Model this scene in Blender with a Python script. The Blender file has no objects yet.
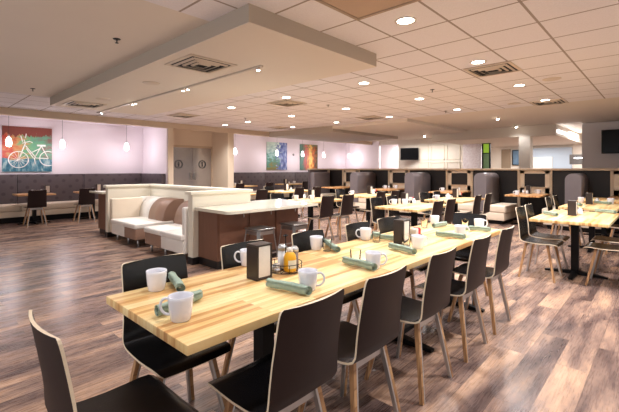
import bpy, bmesh, math, random
from mathutils import Vector, Matrix
random.seed(7)
PI = math.pi
sc = bpy.context.scene
C = sc.collection

# ------------------------------------------------------------------ materials
def srgb(r, g, b):
    def f(c):
        c /= 255
        return c/12.92 if c <= .04045 else ((c+.055)/1.055)**2.4
    return (f(r), f(g), f(b), 1)

class N:
    def __init__(s, name):
        s.m = bpy.data.materials.new(name); s.m.use_nodes = True
        s.t = s.m.node_tree; s.b = s.t.nodes['Principled BSDF']
    def n(s, typ, **kw):
        x = s.t.nodes.new(typ)
        for k, v in kw.items(): setattr(x, k, v)
        return x
    def l(s, a, b): s.t.links.new(a, b)
    def math(s, op, a, b=None):
        x = s.n('ShaderNodeMath', operation=op)
        for i, v in enumerate((a, b)):
            if v is None: continue
            if isinstance(v, (int, float)): x.inputs[i].default_value = v
            else: s.l(v, x.inputs[i])
        return x.outputs[0]
    def mix(s, f, a, b, blend='MIX'):
        x = s.n('ShaderNodeMix', data_type='RGBA', blend_type=blend)
        for i, v in ((0, f), (6, a), (7, b)):
            if isinstance(v, (int, float, tuple)): x.inputs[i].default_value = v
            else: s.l(v, x.inputs[i])
        return x.outputs[2]
    def coord(s, kind='Object', scale=(1, 1, 1), rot=(0, 0, 0), loc=(0, 0, 0)):
        c = s.n('ShaderNodeTexCoord'); m = s.n('ShaderNodeMapping')
        m.inputs['Scale'].default_value = scale; m.inputs['Rotation'].default_value = rot
        m.inputs['Location'].default_value = loc
        s.l(c.outputs[kind], m.inputs[0]); return m.outputs[0]
    def noise(s, vec, scale, detail=3, rough=.5):
        x = s.n('ShaderNodeTexNoise'); x.inputs['Scale'].default_value = scale
        x.inputs['Detail'].default_value = detail; x.inputs['Roughness'].default_value = rough
        s.l(vec, x.inputs['Vector']); return x
    def ramp(s, fac, stops):
        x = s.n('ShaderNodeValToRGB'); e = x.color_ramp.elements
        while len(e) < len(stops): e.new(.5)
        for el, (p, c) in zip(e, stops): el.position = p; el.color = c
        s.l(fac, x.inputs[0]); return x.outputs[0]
    def bump(s, h, strength, dist=.01):
        x = s.n('ShaderNodeBump'); x.inputs['Strength'].default_value = strength
        x.inputs['Distance'].default_value = dist
        s.l(h, x.inputs['Height']); s.l(x.outputs[0], s.b.inputs['Normal'])

def mat(name, col, rough=.5, metal=0, var=.06, scale=12, spec=.5, trans=0, emit=None, es=0, coat=0, bump=0, alpha=1, ior=None):
    k = N(name); b = k.b
    b.inputs['Roughness'].default_value = rough; b.inputs['Metallic'].default_value = metal
    b.inputs['Specular IOR Level'].default_value = spec
    b.inputs['Transmission Weight'].default_value = trans
    b.inputs['Coat Weight'].default_value = coat
    b.inputs['Alpha'].default_value = alpha
    if ior: b.inputs['IOR'].default_value = ior
    c = srgb(*col)
    if var:
        nz = k.noise(k.coord(), scale)
        d = tuple(x*(1-var) for x in c[:3])+(1,); h = tuple(min(1, x*(1+var)) for x in c[:3])+(1,)
        k.l(k.mix(nz.outputs[0], d, h), b.inputs['Base Color'])
        if bump: k.bump(nz.outputs[0], bump)
    else: b.inputs['Base Color'].default_value = c
    if emit:
        b.inputs['Emission Color'].default_value = srgb(*emit); b.inputs['Emission Strength'].default_value = es
    return k.m

def wood_strips(name, cols, w=.030, ln=.7, rough=.32, rot=0, squash=.0):
    k = N(name)
    v = k.coord(rot=(0, 0, rot))
    br = k.n('ShaderNodeTexBrick'); br.offset = .37; br.offset_frequency = 2
    for a, b_ in (('Scale', 1), ('Brick Width', ln), ('Row Height', w), ('Mortar Size', .0006), ('Mortar Smooth', .1), ('Bias', 0)): br.inputs[a].default_value = b_
    br.inputs['Color1'].default_value = (0, 0, 0, 1); br.inputs['Color2'].default_value = (1, 1, 1, 1); br.inputs['Mortar'].default_value = (.2, .2, .2, 1)
    k.l(v, br.inputs['Vector'])
    g = k.noise(k.coord(scale=(3, 40, 3), rot=(0, 0, rot)), 1.5, 5, .65)
    f = k.mix(.5, br.outputs['Color'], g.outputs['Color'])
    sep = k.n('ShaderNodeSeparateColor'); k.l(f, sep.inputs[0])
    col = k.ramp(sep.outputs[0], [(.22, srgb(*cols[0])), (.45, srgb(*cols[1])), (.74, srgb(*cols[2]))])
    k.l(col, k.b.inputs['Base Color']); k.b.inputs['Roughness'].default_value = rough
    return k.m

def floor_mat():
    k = N('floor_planks')
    v = k.coord()
    br = k.n('ShaderNodeTexBrick'); br.offset = .41; br.offset_frequency = 2
    for a, b_ in (('Scale', 1), ('Brick Width', 1.22), ('Row Height', .19), ('Mortar Size', .0015), ('Mortar Smooth', .2), ('Bias', 0)): br.inputs[a].default_value = b_
    br.inputs['Color1'].default_value = (0, 0, 0, 1); br.inputs['Color2'].default_value = (1, 1, 1, 1); br.inputs['Mortar'].default_value = (0, 0, 0, 1)
    k.l(v, br.inputs['Vector'])
    # every plank gets its own offset so that the grain breaks at the joints
    off = k.n('ShaderNodeVectorMath', operation='SCALE'); off.inputs['Scale'].default_value = 1.3
    k.l(br.outputs['Color'], off.inputs[0])
    add = k.n('ShaderNodeVectorMath', operation='ADD'); k.l(v, add.inputs[0]); k.l(off.outputs[0], add.inputs[1])
    mp = k.n('ShaderNodeMapping'); mp.inputs['Scale'].default_value = (.7, 3.2, 1); k.l(add.outputs[0], mp.inputs[0])
    g1 = k.noise(mp.outputs[0], 1.6, 5, .6)
    mp2 = k.n('ShaderNodeMapping'); mp2.inputs['Scale'].default_value = (3, 45, 1); k.l(add.outputs[0], mp2.inputs[0])
    g2 = k.noise(mp2.outputs[0], 2.0, 6, .7)
    g3 = k.noise(v, 26, 3, .6)
    s = k.n('ShaderNodeSeparateColor'); k.l(br.outputs['Color'], s.inputs[0])
    t = k.math('MULTIPLY', s.outputs[0], .16)
    t = k.math('ADD', t, k.math('MULTIPLY', g1.outputs[0], 1.55))
    t = k.math('ADD', t, k.math('MULTIPLY', g2.outputs[0], .20))
    t = k.math('ADD', t, k.math('MULTIPLY', g3.outputs[0], .2))
    t = k.math('SUBTRACT', t, .57)
    col = k.ramp(t, [(.14, srgb(62, 48, 46)), (.34, srgb(102, 82, 76)), (.52, srgb(144, 117, 103)), (.70, srgb(186, 150, 124)), (.9, srgb(216, 184, 158))])
    mo = k.mix(k.math('MULTIPLY', br.outputs['Fac'], .6), col, srgb(60, 44, 40))
    k.l(mo, k.b.inputs['Base Color'])
    k.l(k.math('ADD', k.math('MULTIPLY', g2.outputs[0], .16), .2), k.b.inputs['Roughness'])
    k.b.inputs['Specular IOR Level'].default_value = .5
    k.bump(g1.outputs[0], .12, .004)
    return k.m

def tile_mat():
    k = N('ceiling_tiles')
    c = k.n('ShaderNodeTexCoord'); s = k.n('ShaderNodeSeparateXYZ'); k.l(c.outputs['Object'], s.inputs[0])
    def line(o, x0):
        a = k.math('FRACT', k.math('DIVIDE', k.math('SUBTRACT', o, x0-61), .61))
        return k.math('GREATER_THAN', k.math('ABSOLUTE', k.math('SUBTRACT', a, .5)), .481)
    f = k.math('MAXIMUM', line(s.outputs[0], 2.91), line(s.outputs[1], .89))
    nz = k.noise(c.outputs['Object'], 90, 2, .7)
    tile = k.mix(nz.outputs[0], srgb(218, 211, 212), srgb(240, 235, 238))
    k.l(k.mix(f, tile, srgb(160, 146, 138)), k.b.inputs['Base Color'])
    k.b.inputs['Roughness'].default_value = .9
    inv = k.math('SUBTRACT', nz.outputs[0], f)
    k.bump(inv, .4, .004)
    return k.m

def upholstery(name, a, b, sc_=.16):
    k = N(name)
    vec = k.coord(scale=(1, 1, 1))
    s = k.n('ShaderNodeSeparateXYZ'); k.l(vec, s.inputs[0])
    def cell(o, p, ph=0):
        return k.math('SUBTRACT', k.math('FRACT', k.math('ADD', k.math('DIVIDE', o, p), 40+ph)), .5)
    h = k.math('ADD', s.outputs[0], s.outputs[1])
    row = k.math('FLOOR', k.math('DIVIDE', s.outputs[2], sc_))
    shift = k.math('MULTIPLY', row, .5)
    x = k.math('SUBTRACT', k.math('FRACT', k.math('ADD', k.math('ADD', k.math('DIVIDE', h, sc_*2.1), shift), 40)), .5)
    z = cell(s.outputs[2], sc_)
    d = k.math('SQRT', k.math('ADD', k.math('POWER', k.math('MULTIPLY', x, 2.1), 2), k.math('POWER', z, 2)))
    m = k.n('ShaderNodeMapRange'); m.inputs[1].default_value = .2; m.inputs[2].default_value = .34
    k.l(d, m.inputs[0])
    nz = k.noise(k.coord(), 60, 3)
    base = k.mix(m.outputs[0], srgb(*b), srgb(*a))
    k.l(k.mix(k.math('MULTIPLY', nz.outputs[0], .35), base, srgb(*[int(v*.7) for v in a])), k.b.inputs['Base Color'])
    k.b.inputs['Roughness'].default_value = .42
    return k.m

def painting_mat(name, kind):
    k = N(name)
    c = k.n('ShaderNodeTexCoord'); s = k.n('ShaderNodeSeparateXYZ'); k.l(c.outputs['Object'], s.inputs[0])
    x, z = s.outputs[0], s.outputs[2]       # metres from the middle of the canvas
    n1 = k.noise(k.coord(scale=(1, 1, 2.2)), 4.5, 5, .65)
    n2 = k.noise(k.coord(scale=(2.5, 1, .8), loc=(3, 1, 7)), 5, 5, .6)
    if kind == 'bike':
        t = k.math('ADD', k.math('MULTIPLY', x, .6), k.math('MULTIPLY', n1.outputs[0], 1.1))
        top = k.ramp(t, [(.0, srgb(176, 48, 36)), (.24, srgb(190, 70, 46)), (.42, srgb(202, 150, 96)), (.56, srgb(110, 168, 120)), (.72, srgb(96, 156, 128)), (.95, srgb(128, 92, 84))])
        brn = k.mix(k.math('GREATER_THAN', k.math('ADD', z, k.math('MULTIPLY', n2.outputs[0], .5)), .62), top, srgb(128, 62, 50))
        low = k.ramp(n2.outputs[0], [(.3, srgb(30, 84, 108)), (.5, srgb(70, 128, 146)), (.68, srgb(186, 206, 206))])
        f = k.math('LESS_THAN', k.math('ADD', z, k.math('MULTIPLY', n1.outputs[0], .22)), -.16)
        col = k.mix(f, brn, low)
    elif kind == 'blue':
        t = k.math('ADD', k.math('MULTIPLY', z, -.55), k.math('MULTIPLY', n1.outputs[0], 1.0))
        a = k.ramp(t, [(.2, srgb(208, 226, 214)), (.42, srgb(150, 182, 178)), (.6, srgb(66, 128, 112)), (.8, srgb(126, 118, 60))])
        b_ = k.ramp(n2.outputs[0], [(.3, srgb(196, 206, 226)), (.5, srgb(98, 118, 180)), (.68, srgb(34, 44, 104))])
        col = k.mix(k.math('GREATER_THAN', k.math('ADD', x, k.math('MULTIPLY', n1.outputs[0], 1.9)), 1.02), a, b_)
    else:
        t = k.math('ADD', k.math('MULTIPLY', x, 1.0), k.math('MULTIPLY', n2.outputs[0], .9))
        col = k.ramp(t, [(.05, srgb(90, 130, 116)), (.2, srgb(196, 92, 96)), (.4, srgb(214, 140, 92)), (.55, srgb(246, 222, 120)), (.72, srgb(206, 104, 48)), (.95, srgb(78, 66, 40))])
        col = k.mix(k.math('GREATER_THAN', k.math('ADD', n1.outputs[0], k.math('MULTIPLY', z, .3)), .68), col, srgb(110, 120, 84))
    k.l(col, k.b.inputs['Base Color']); k.b.inputs['Roughness'].default_value = .5
    return k.m

M = {}
M['floor'] = floor_mat()
M['tile'] = tile_mat()
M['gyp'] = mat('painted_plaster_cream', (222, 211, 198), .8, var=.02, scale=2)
M['gyp_shade'] = mat('shaded_plaster_fascia', (176, 164, 150), .8, var=.02, scale=2)  # shade on the soffit faces put into a darker, greyer plaster colour
M['beam'] = mat('painted_beam_tan', (206, 186, 162), .75, var=.02, scale=2)
M['wallw'] = mat('alcove_paint_white', (236, 226, 232), .7, var=.015, scale=3)
M['wallb'] = mat('painted_wall_beige', (214, 196, 172), .75, var=.02, scale=3)
M['wallc'] = mat('painted_wall_cream', (236, 228, 216), .7, var=.015, scale=3)
M['wallg'] = mat('painted_wall_grey', (214, 208, 208), .7, var=.02, scale=3)
M['blue'] = mat('painted_wall_pale_blue', (176, 190, 206), .7, var=.02, scale=3)
M['table'] = wood_strips('butcher_block', [(192, 134, 76), (230, 188, 124), (246, 222, 166)])
M['tabler'] = wood_strips('butcher_block_warm', [(170, 110, 62), (206, 150, 96), (232, 186, 134)])
M['oak'] = wood_strips('oak_leg', [(128, 90, 58), (162, 120, 80), (188, 146, 104)], w=.012, ln=.3, rough=.45)
M['ply'] = mat('birch_ply_edge', (226, 208, 180), .5, var=.08, scale=60)
M['lam_f'] = mat('black_laminate', (14, 13, 15), .27, var=.08, scale=40, spec=.5)
M['lam_b'] = mat('dark_brown_laminate', (34, 19, 17), .5, var=.12, scale=40, spec=.3)
M['alu'] = mat('brushed_aluminium', (196, 196, 196), .35, metal=.85, var=.06, scale=50)
M['steel'] = mat('galvanised_steel', (150, 148, 146), .3, metal=.9, var=.12, scale=14)
M['black'] = mat('black_powder_coat', (7, 6, 7), .5, var=.1, scale=30, spec=.25)
M['mug'] = mat('white_porcelain', (230, 230, 236), .12, var=.01, coat=.4)
M['napkin'] = mat('sage_green_cloth', (152, 170, 154), .9, var=.22, scale=45, bump=.5)
M['paper'] = mat('white_paper', (226, 220, 212), .8, var=.05, scale=80)
M['dispenser'] = mat('brown_black_plastic', (44, 33, 30), .32, var=.12, scale=20)
M['glass'] = mat('clear_glass', (255, 255, 255), .02, var=0, trans=1, ior=1.12)
M['salt'] = mat('salt_and_glass', (226, 226, 226), .2, var=.05, scale=90)
M['pepper'] = mat('pepper', (120, 100, 90), .5, var=.3, scale=200)
M['mustard'] = mat('mustard_yellow', (228, 168, 24), .3, var=.05)
M['label'] = mat('bottle_label', (226, 220, 200), .5, var=.05)
M['red'] = mat('red_packet', (196, 24, 28), .4, var=.06)
M['pink'] = mat('pink_sachet', (222, 150, 160), .6, var=.05)
M['jam'] = mat('foil_packet', (196, 190, 184), .35, var=.2, scale=70)
M['up'] = upholstery('grey_plum_upholstery', (92, 82, 86), (70, 60, 66))
M['upg'] = mat('grey_vinyl', (112, 103, 104), .33, var=.1, scale=6)
M['cream'] = mat('cream_vinyl', (228, 212, 190), .38, var=.03, scale=6)
M['white'] = mat('white_vinyl', (236, 230, 222), .36, var=.02, scale=6)
M['tan'] = mat('taupe_vinyl', (150, 118, 100), .42, var=.05, scale=6)
M['panelw'] = mat('painted_white_panel', (232, 224, 206), .5, var=.02, scale=4)
M['stone'] = mat('solid_surface_cream', (226, 220, 200), .14, var=.03, scale=30, coat=.3)
M['walnut'] = wood_strips('dark_walnut', [(78, 50, 38), (104, 68, 52), (122, 84, 64)], w=.4, ln=2, rough=.4)
M['base'] = mat('black_baseboard', (22, 18, 18), .4, var=.05)
M['cap'] = mat('tan_wood_cap', (188, 166, 140), .45, var=.06, scale=10)
M['dark'] = mat('dark_brown_panel', (18, 11, 11), .5, var=.1, scale=5)
M['tv'] = mat('black_screen', (6, 6, 8), .2, var=0, spec=.15)
M['lamp'] = mat('lamp_lens', (255, 250, 240), .4, var=0, emit=(255, 244, 226), es=14)
M['spot'] = mat('spot_lens', (255, 250, 240), .4, var=0, emit=(255, 244, 226), es=40)
M['pend'] = mat('frosted_lit_glass', (255, 250, 255), .3, var=0, emit=(255, 246, 252), es=3.2)
M['trim'] = mat('lamp_trim', (200, 190, 180), .4, metal=.4, var=.04)
M['ventw'] = mat('vent_frame', (206, 190, 172), .5, var=.03)
M['ventd'] = mat('vent_inside', (28, 24, 22), .7, var=.1)
M['grille'] = mat('return_grille', (168, 146, 126), .6, var=.05)
M['grilled'] = mat('return_grille_core', (186, 160, 138), .8, var=.06, scale=120)
M['bikew'] = mat('white_paint', (244, 240, 236), .6, var=.04, scale=30)
M['ring'] = mat('sign_black', (20, 20, 24), .4, var=0)
M['steeld'] = mat('door_steel', (190, 186, 184), .22, metal=.8, var=.2, scale=2)
M['green'] = mat('lit_green_panel', (150, 190, 60), .4, var=.2, scale=8, emit=(150, 190, 60), es=.4)
M['green2'] = mat('lit_green_grey_panel', (120, 150, 120), .4, var=.2, scale=8, emit=(130, 160, 110), es=.15)
M['cove'] = mat('cove_light', (255, 255, 255), .5, var=0, emit=(246, 250, 255), es=7)
M['door'] = mat('painted_door_white', (222, 218, 214), .5, var=.02)
M['doort'] = mat('painted_door_taupe', (150, 132, 112), .5, var=.04)
M['picb'] = mat('picture_blue', (96, 124, 150), .5, var=.3, scale=9)
def mosaic():
    k = N('glass_mosaic'); v = k.n('ShaderNodeTexVoronoi'); v.inputs['Scale'].default_value = 14
    k.l(k.coord(), v.inputs['Vector'])
    k.l(k.mix(v.outputs['Distance'], srgb(236, 226, 232), srgb(252, 248, 252)), k.b.inputs['Base Color'])
    k.b.inputs['Roughness'].default_value = .15
    k.bump(v.outputs['Distance'], .6, .02); return k.m
M['mosaic'] = mosaic()

# ------------------------------------------------------------------ mesh helper
class MB:
    def __init__(s): s.b = bmesh.new(); s.mi = 0
    def _f(s, vs, smooth=False):
        try:
            f = s.b.faces.new(vs); f.material_index = s.mi; f.smooth = smooth; return f
        except ValueError: return None
    def box(s, x0, x1, y0, y1, z0, z1, bev=0):
        tmp = bmesh.new()
        bmesh.ops.create_cube(tmp, size=1)
        for v in tmp.verts: v.co = Vector(((x0+x1)/2+v.co.x*(x1-x0), (y0+y1)/2+v.co.y*(y1-y0), (z0+z1)/2+v.co.z*(z1-z0)))
        if bev: bmesh.ops.bevel(tmp, geom=tmp.edges[:], offset=bev, segments=3, profile=.5, affect='EDGES')
        s._merge(tmp, bool(bev)); return s
    def _merge(s, tmp, smooth=False):
        mp = {v: s.b.verts.new(v.co) for v in tmp.verts}
        for f in tmp.faces: s._f([mp[v] for v in f.verts], smooth)
        tmp.free()
    def bar(s, a, b, w, d, side=Vector((1, 0, 0)), w2=None, d2=None):
        """rectangular bar from a to b; w along side, d across"""
        a, b = Vector(a), Vector(b); t = (b-a).normalized()
        u = (side-t*side.dot(t)).normalized(); v = t.cross(u)
        w2 = w2 or w; d2 = d2 or d
        r = []
        for p, ww, dd in ((a, w, d), (b, w2, d2)):
            r.append([s.b.verts.new(p+u*ww/2*i+v*dd/2*j) for i, j in ((-1, -1), (1, -1), (1, 1), (-1, 1))])
        for i in range(4): s._f([r[0][i], r[0][(i+1) % 4], r[1][(i+1) % 4], r[1][i]])
        s._f(r[0][::-1]); s._f(r[1]); return s
    def tube(s, pts, r, n=8, closed=False):
        pts = [Vector(p) for p in pts]; rings = []
        m = len(pts)
        prev = None
        for i, p in enumerate(pts):
            if closed: t = (pts[(i+1) % m]-pts[i-1]).normalized()
            else: t = (pts[min(i+1, m-1)]-pts[max(i-1, 0)]).normalized()
            if prev is None:
                ref = Vector((0, 0, 1)) if abs(t.z) < .9 else Vector((1, 0, 0))
                u = t.cross(ref).normalized()
            else: u = (prev-t*prev.dot(t)).normalized()
            prev = u; v = t.cross(u)
            rr = r[i] if isinstance(r, (list, tuple)) else r
            rings.append([s.b.verts.new(p+(u*math.cos(2*PI*k/n)+v*math.sin(2*PI*k/n))*rr) for k in range(n)])
        q = m if closed else m-1
        for i in range(q):
            A, B = rings[i], rings[(i+1) % m]
            for k in range(n): s._f([A[k], A[(k+1) % n], B[(k+1) % n], B[k]], True)
        if not closed: s._f(rings[0][::-1]); s._f(rings[-1])
        return s
    def lathe(s, prof, n=24, c=(0, 0, 0), smooth=True):
        rings = []
        for r, z in prof:
            if r < 1e-5: rings.append([s.b.verts.new((c[0], c[1], c[2]+z))])
            else: rings.append([s.b.verts.new((c[0]+r*math.cos(2*PI*k/n), c[1]+r*math.sin(2*PI*k/n), c[2]+z)) for k in range(n)])
        for A, B in zip(rings, rings[1:]):
            for k in range(n):
                a = [A[k % len(A)], A[(k+1) % len(A)]] if len(A) > 1 else [A[0]]
                b = [B[(k+1) % len(B)], B[k % len(B)]] if len(B) > 1 else [B[0]]
                if len(a)+len(b) >= 3: s._f(a+b, smooth)
        return s
    def prism(s, poly, z0, z1, smooth=False):
        a = [s.b.verts.new((x, y, z0)) for x, y in poly]; b = [s.b.verts.new((x, y, z1)) for x, y in poly]
        s._f(a[::-1]); s._f(b)
        for i in range(len(poly)): s._f([a[i], a[(i+1) % len(a)], b[(i+1) % len(a)], b[i]], smooth)
        return s
    def extr(s, poly, axis, a0, a1, smooth=False):
        """poly in the two other axes, extruded along axis (0=x, 1=y)"""
        def P(p, a): return (a, p[0], p[1]) if axis == 0 else (p[0], a, p[1])
        a = [s.b.verts.new(P(p, a0)) for p in poly]; b = [s.b.verts.new(P(p, a1)) for p in poly]
        s._f(a); s._f(b[::-1])
        for i in range(len(poly)): s._f([a[i], b[i], b[(i+1) % len(a)], a[(i+1) % len(a)]], smooth)
        return s
    def build(s, name, mats, parent=None, norm=True):
        if norm: bmesh.ops.recalc_face_normals(s.b, faces=s.b.faces[:])
        me = bpy.data.meshes.new(name); s.b.to_mesh(me); s.b.free()
        for m in (mats if isinstance(mats, (list, tuple)) else [mats]): me.materials.append(M[m])
        o = bpy.data.objects.new(name, me); C.objects.link(o)
        if parent: o.parent = parent
        return o

def tag(o, label, cat, group=None, kind=None):
    if label: o['label'] = label
    if cat: o['category'] = cat
    if group: o['group'] = group
    if kind: o['kind'] = kind
    return o
def thing(name, label, cat, loc=(0, 0, 0), rz=0, group=None):
    o = bpy.data.objects.new(name, None); C.objects.link(o); o.empty_display_size = .1
    o.location = loc; o.rotation_euler = (0, 0, rz)
    return tag(o, label, cat, group)
def struct(o, label=None):
    o['kind'] = 'structure'
    if label: o['label'] = label
    return o
def dup(root, loc, rz, label, group=None):
    r = root.copy(); C.objects.link(r); r.location = loc; r.rotation_euler = (0, 0, rz); r['label'] = label
    if group: r['group'] = group
    for ch in list(root.children):
        c = ch.copy(); C.objects.link(c); c.parent = r
        for g in list(ch.children):
            d = g.copy(); C.objects.link(d); d.parent = c
    return r
class Proto:
    """first use moves the prototype itself, later uses copy it with all of its parts"""
    def __init__(s, make): s.make = make; s.root = None
    def put(s, loc, rz, label, group=None):
        if s.root is None:
            s.root = s.make(); r = s.root; r.location = loc; r.rotation_euler = (0, 0, rz); r['label'] = label
            if group: r['group'] = group
            return r
        return dup(s.root, loc, rz, label, group)

# ------------------------------------------------------------------ setting
H = 2.76
struct(MB().box(-2.5, 20.5, -3, 13.2, -.05, 0).build('floor', 'floor'), 'brown wood-look plank floor')
struct(MB().box(2.0, 9.5, -3, 10.93, H, H+.05).box(-2.5, 2.0, -3, 3.15, H, H+.05).box(-2.5, 2.0, 8.75, 10.93, H, H+.05).build('ceiling', 'tile'), 'suspended ceiling of square tiles')
struct(MB().box(-2.5, 2.0, 3.15, 8.75, H, H+.05).build('ceiling', 'gyp'), 'smooth cream ceiling')
struct(MB().box(9.5, 20.5, -3, 13.2, H, H+.05).build('ceiling', 'gyp'), 'smooth cream ceiling beyond the tiles')
struct(MB().box(-2.5, 9.5, 11.08, 13.2, H-.03, H+.05).build('ceiling', 'wallw'), 'white ceiling of the alcoves')
# dropped soffit with its lip
s_ = struct(MB().box(2.0, 3.93, 2.56, 8.75, 2.605, H+.01).build('trim_1', 'gyp_shade'), 'long dropped ceiling soffit')
MB().box(2.003, 3.927, 2.563, 8.747, 2.60, 2.606).build('soffit_underside', 'gyp', s_)
MB().box(3.93, 4.0, 2.66, 8.75, 2.63, 2.68).build('lip', 'gyp', s_)
# beam over the alcoves
struct(MB().box(-2.5, 16.5, 10.93, 11.08, 2.60, H+.02).build('trim_2', 'beam'), 'tan beam over the alcove openings')
struct(MB().box(-2.5, 16.5, 12.65, 12.8, 0, H).build('wall_back', 'wallw'), 'white back wall of the alcoves')
struct(MB().box(5.5, 5.62, 11.0, 12.65, 0, H).build('wall_alcove', 'wallw'), 'white side wall of the left alcove')
struct(MB().box(5.5, 5.66, 10.90, 10.935, 0, 2.6).build('trim_3', 'wallb'), 'beige end of the alcove wall')
struct(MB().box(7.66, 7.9, 10.95, 12.65, 0, H).build('wall_restroom', 'wallb'), 'beige pier between restroom doors and alcove')
struct(MB().box(5.62, 6.1, 11.92, 12.05, 0, H).box(6.1, 7.66, 11.92, 12.05, 2.12, H).build('wall_doors', 'wallb'), 'beige wall around the restroom doors')
# restroom doors, stainless steel with round signs
for i, (a, b_) in enumerate(((6.12, 6.88), (6.89, 7.64))):
    d = struct(MB().box(a, b_, 11.93, 11.98, .01, 2.1).build('door_%d' % (i+1), 'steeld'), ('left' if i == 0 else 'right')+' stainless steel restroom door with a round sign')
    cx = (a+b_)/2 + (.0 if i else -.12)
    rg = MB().tube([(cx+.13*math.cos(t*PI/12), 11.925, 1.53+.13*math.sin(t*PI/12)) for t in range(24)], .016, 6, True).build('sign_ring', 'ring', d)
    g = MB()
    g.lathe([(0, .055), (.02, .05), (.028, .035), (.02, .015), (0, .01)], 10, (cx, 11.925, 1.56))
    g.box(cx-.045, cx+.045, 11.922, 11.93, 1.52, 1.555, .004) if i == 0 else g.box(cx-.05, cx+.03, 11.922, 11.93, 1.555, 1.58, .004)
    g.box(cx-.022, cx+.022, 11.922, 11.93, 1.45, 1.54, .004)
    g.build('sign_symbol', 'ring', d)
    MB().box(a+.04, b_-.04, 11.915, 11.93, .05, .3).build('kick_plate', 'steel', d)
    MB().box(b_-.1 if i == 0 else a+.04, b_-.04 if i == 0 else a+.1, 11.905, 11.93, 1.0, 1.25, .004).build('push_plate', 'steel', d)
struct(MB().box(6.04, 6.12, 11.9, 11.97, 0, 2.17).box(7.62, 7.66, 11.9, 11.97, 0, 2.17).box(6.04, 7.66, 11.9, 11.97, 2.1, 2.17).build('trim_4', 'cap'), 'door frame')
# walls beyond the booths
struct(MB().box(16.4, 16.55, 10.54, 12.65, 0, H).build('wall_side', 'wallw'), 'white end wall of the right alcove')
struct(MB().box(16.5, 16.65, 6.39, 9.5, 0, H).box(16.5, 16.65, 9.5, 10.6, 2.58, H).build('wall_far', 'wallc'), 'cream panelled wall beyond the booths')
w = struct(MB().box(16.5, 16.65, 5.64, 6.39, 0, H).build('wall_mosaic', 'mosaic'), 'pale glass mosaic wall')
struct(MB().box(18.2, 18.3, 8.8, 12.6, 0, H).build('wall_recess', 'wallw'), 'bright white wall seen through the opening')
m = MB()
for y0, y1 in ((6.5, 7.1), (7.2, 7.85), (7.95, 8.4)):
    for z0, z1 in ((.15, 1.68), (1.78, 2.45)):
        m.box(16.475, 16.5, y0, y0+.03, z0, z1).box(16.475, 16.5, y1-.03, y1, z0, z1).box(16.475, 16.5, y0, y1, z0, z0+.03).box(16.475, 16.5, y0, y1, z1-.03, z1)
struct(m.build('trim_5', 'panelw'), 'wall panel mouldings')
struct(MB().box(19.6, 19.75, -3, 8.8, 0, H).build('wall_hall', 'wallc'), 'cream hall wall far behind the booths')
struct(MB().box(19.5, 19.6, 2.95, 4.75, 0, 2.3).build('wall_blue', 'blue'), 'pale blue wall far behind the booths')
struct(MB().box(13.8, 14.15, 3.2, 3.53, 0, 2.42).build('wall_column', 'wallc'), 'cream square column')
struct(MB().box(14.0, 14.3, -3, 1.86, 0, 2.74).build('wall_right', 'wallg'), 'light grey wall at the right edge')
# ceiling steps beyond the tiles
struct(MB().box(9.5, 13.75, 5.2, 7.85, 2.67, H+.01).build('trim_6', 'gyp'), 'shallow lower ceiling step')
struct(MB().box(9.5, 13.6, 7.85, 10.93, 2.57, H+.01).build('trim_7', 'gyp_shade'), 'lower ceiling step by the alcove beam')
sf = struct(MB().box(13.8, 20.4, 2.5, 6.5, 2.42, H+.01).build('trim_8', 'gyp'), 'deep dropped soffit beyond the booths')
MB().box(14.0, 17.8, 2.485, 2.5, 2.52, 2.60).build('cove_lamp', 'cove', sf)

# booth divider wall at x = 11.2, rhythm read from its posts
PY = [-1.05, -.34, .90, 2.11, 2.86, 4.08, 4.81, 6.07, 6.80, 8.03, 8.75, 9.48]
# bays from right: wide(-.34...)?  narrow = framed openings
NARROW = [(.20, .92), (2.13, 2.86), (4.08, 4.81), (6.07, 6.80), (8.03, 8.75)]
WX = 11.2
wd = struct(MB().box(WX+.02, WX+.10, -2.5, 9.48, .0, 1.33).build('wall_divider', 'dark'), 'dark divider wall behind the booths with a tan cap')
MB().box(WX-.06, WX+.16, -2.5, 9.52, 1.33, 1.385, .006).build('cap', 'cap', wd)
for y0, y1 in NARROW:
    MB().box(WX-.02, WX+.02, y0-.03, y0+.03, 0, 1.33).build('post', 'cap', wd)
    MB().box(WX-.02, WX+.02, y1-.03, y1+.03, 0, 1.33).build('post', 'cap', wd)
    MB().box(WX, WX+.02, y0+.03, y0+.13, .7, 1.33).box(WX, WX+.02, y1-.13, y1-.03, .7, 1.33).box(WX, WX+.02, y0+.03, y1-.03, 1.25, 1.33).box(WX, WX+.02, y0+.03, y1-.03, .7, .9).build('opening_frame', 'wallb', wd)
    MB().box(WX-.035, WX+.02, y0+.03, y1-.03, .885, .91).build('sill', 'cap', wd)
MB().box(WX-.02, WX+.12, 9.40, 9.48, 0, 1.33).build('post', 'cap', wd)

# end return of the booths by the alcove: plum upholstered screen
sr = struct(MB().box(10.2, WX, 9.50, 9.58, 0, 1.33).build('wall_return', 'up'), 'plum grey upholstered screen closing the booth row')
MB().box(10.15, WX+.16, 9.48, 9.60, 1.33, 1.385, .006).build('cap', 'cap', sr)

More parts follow.
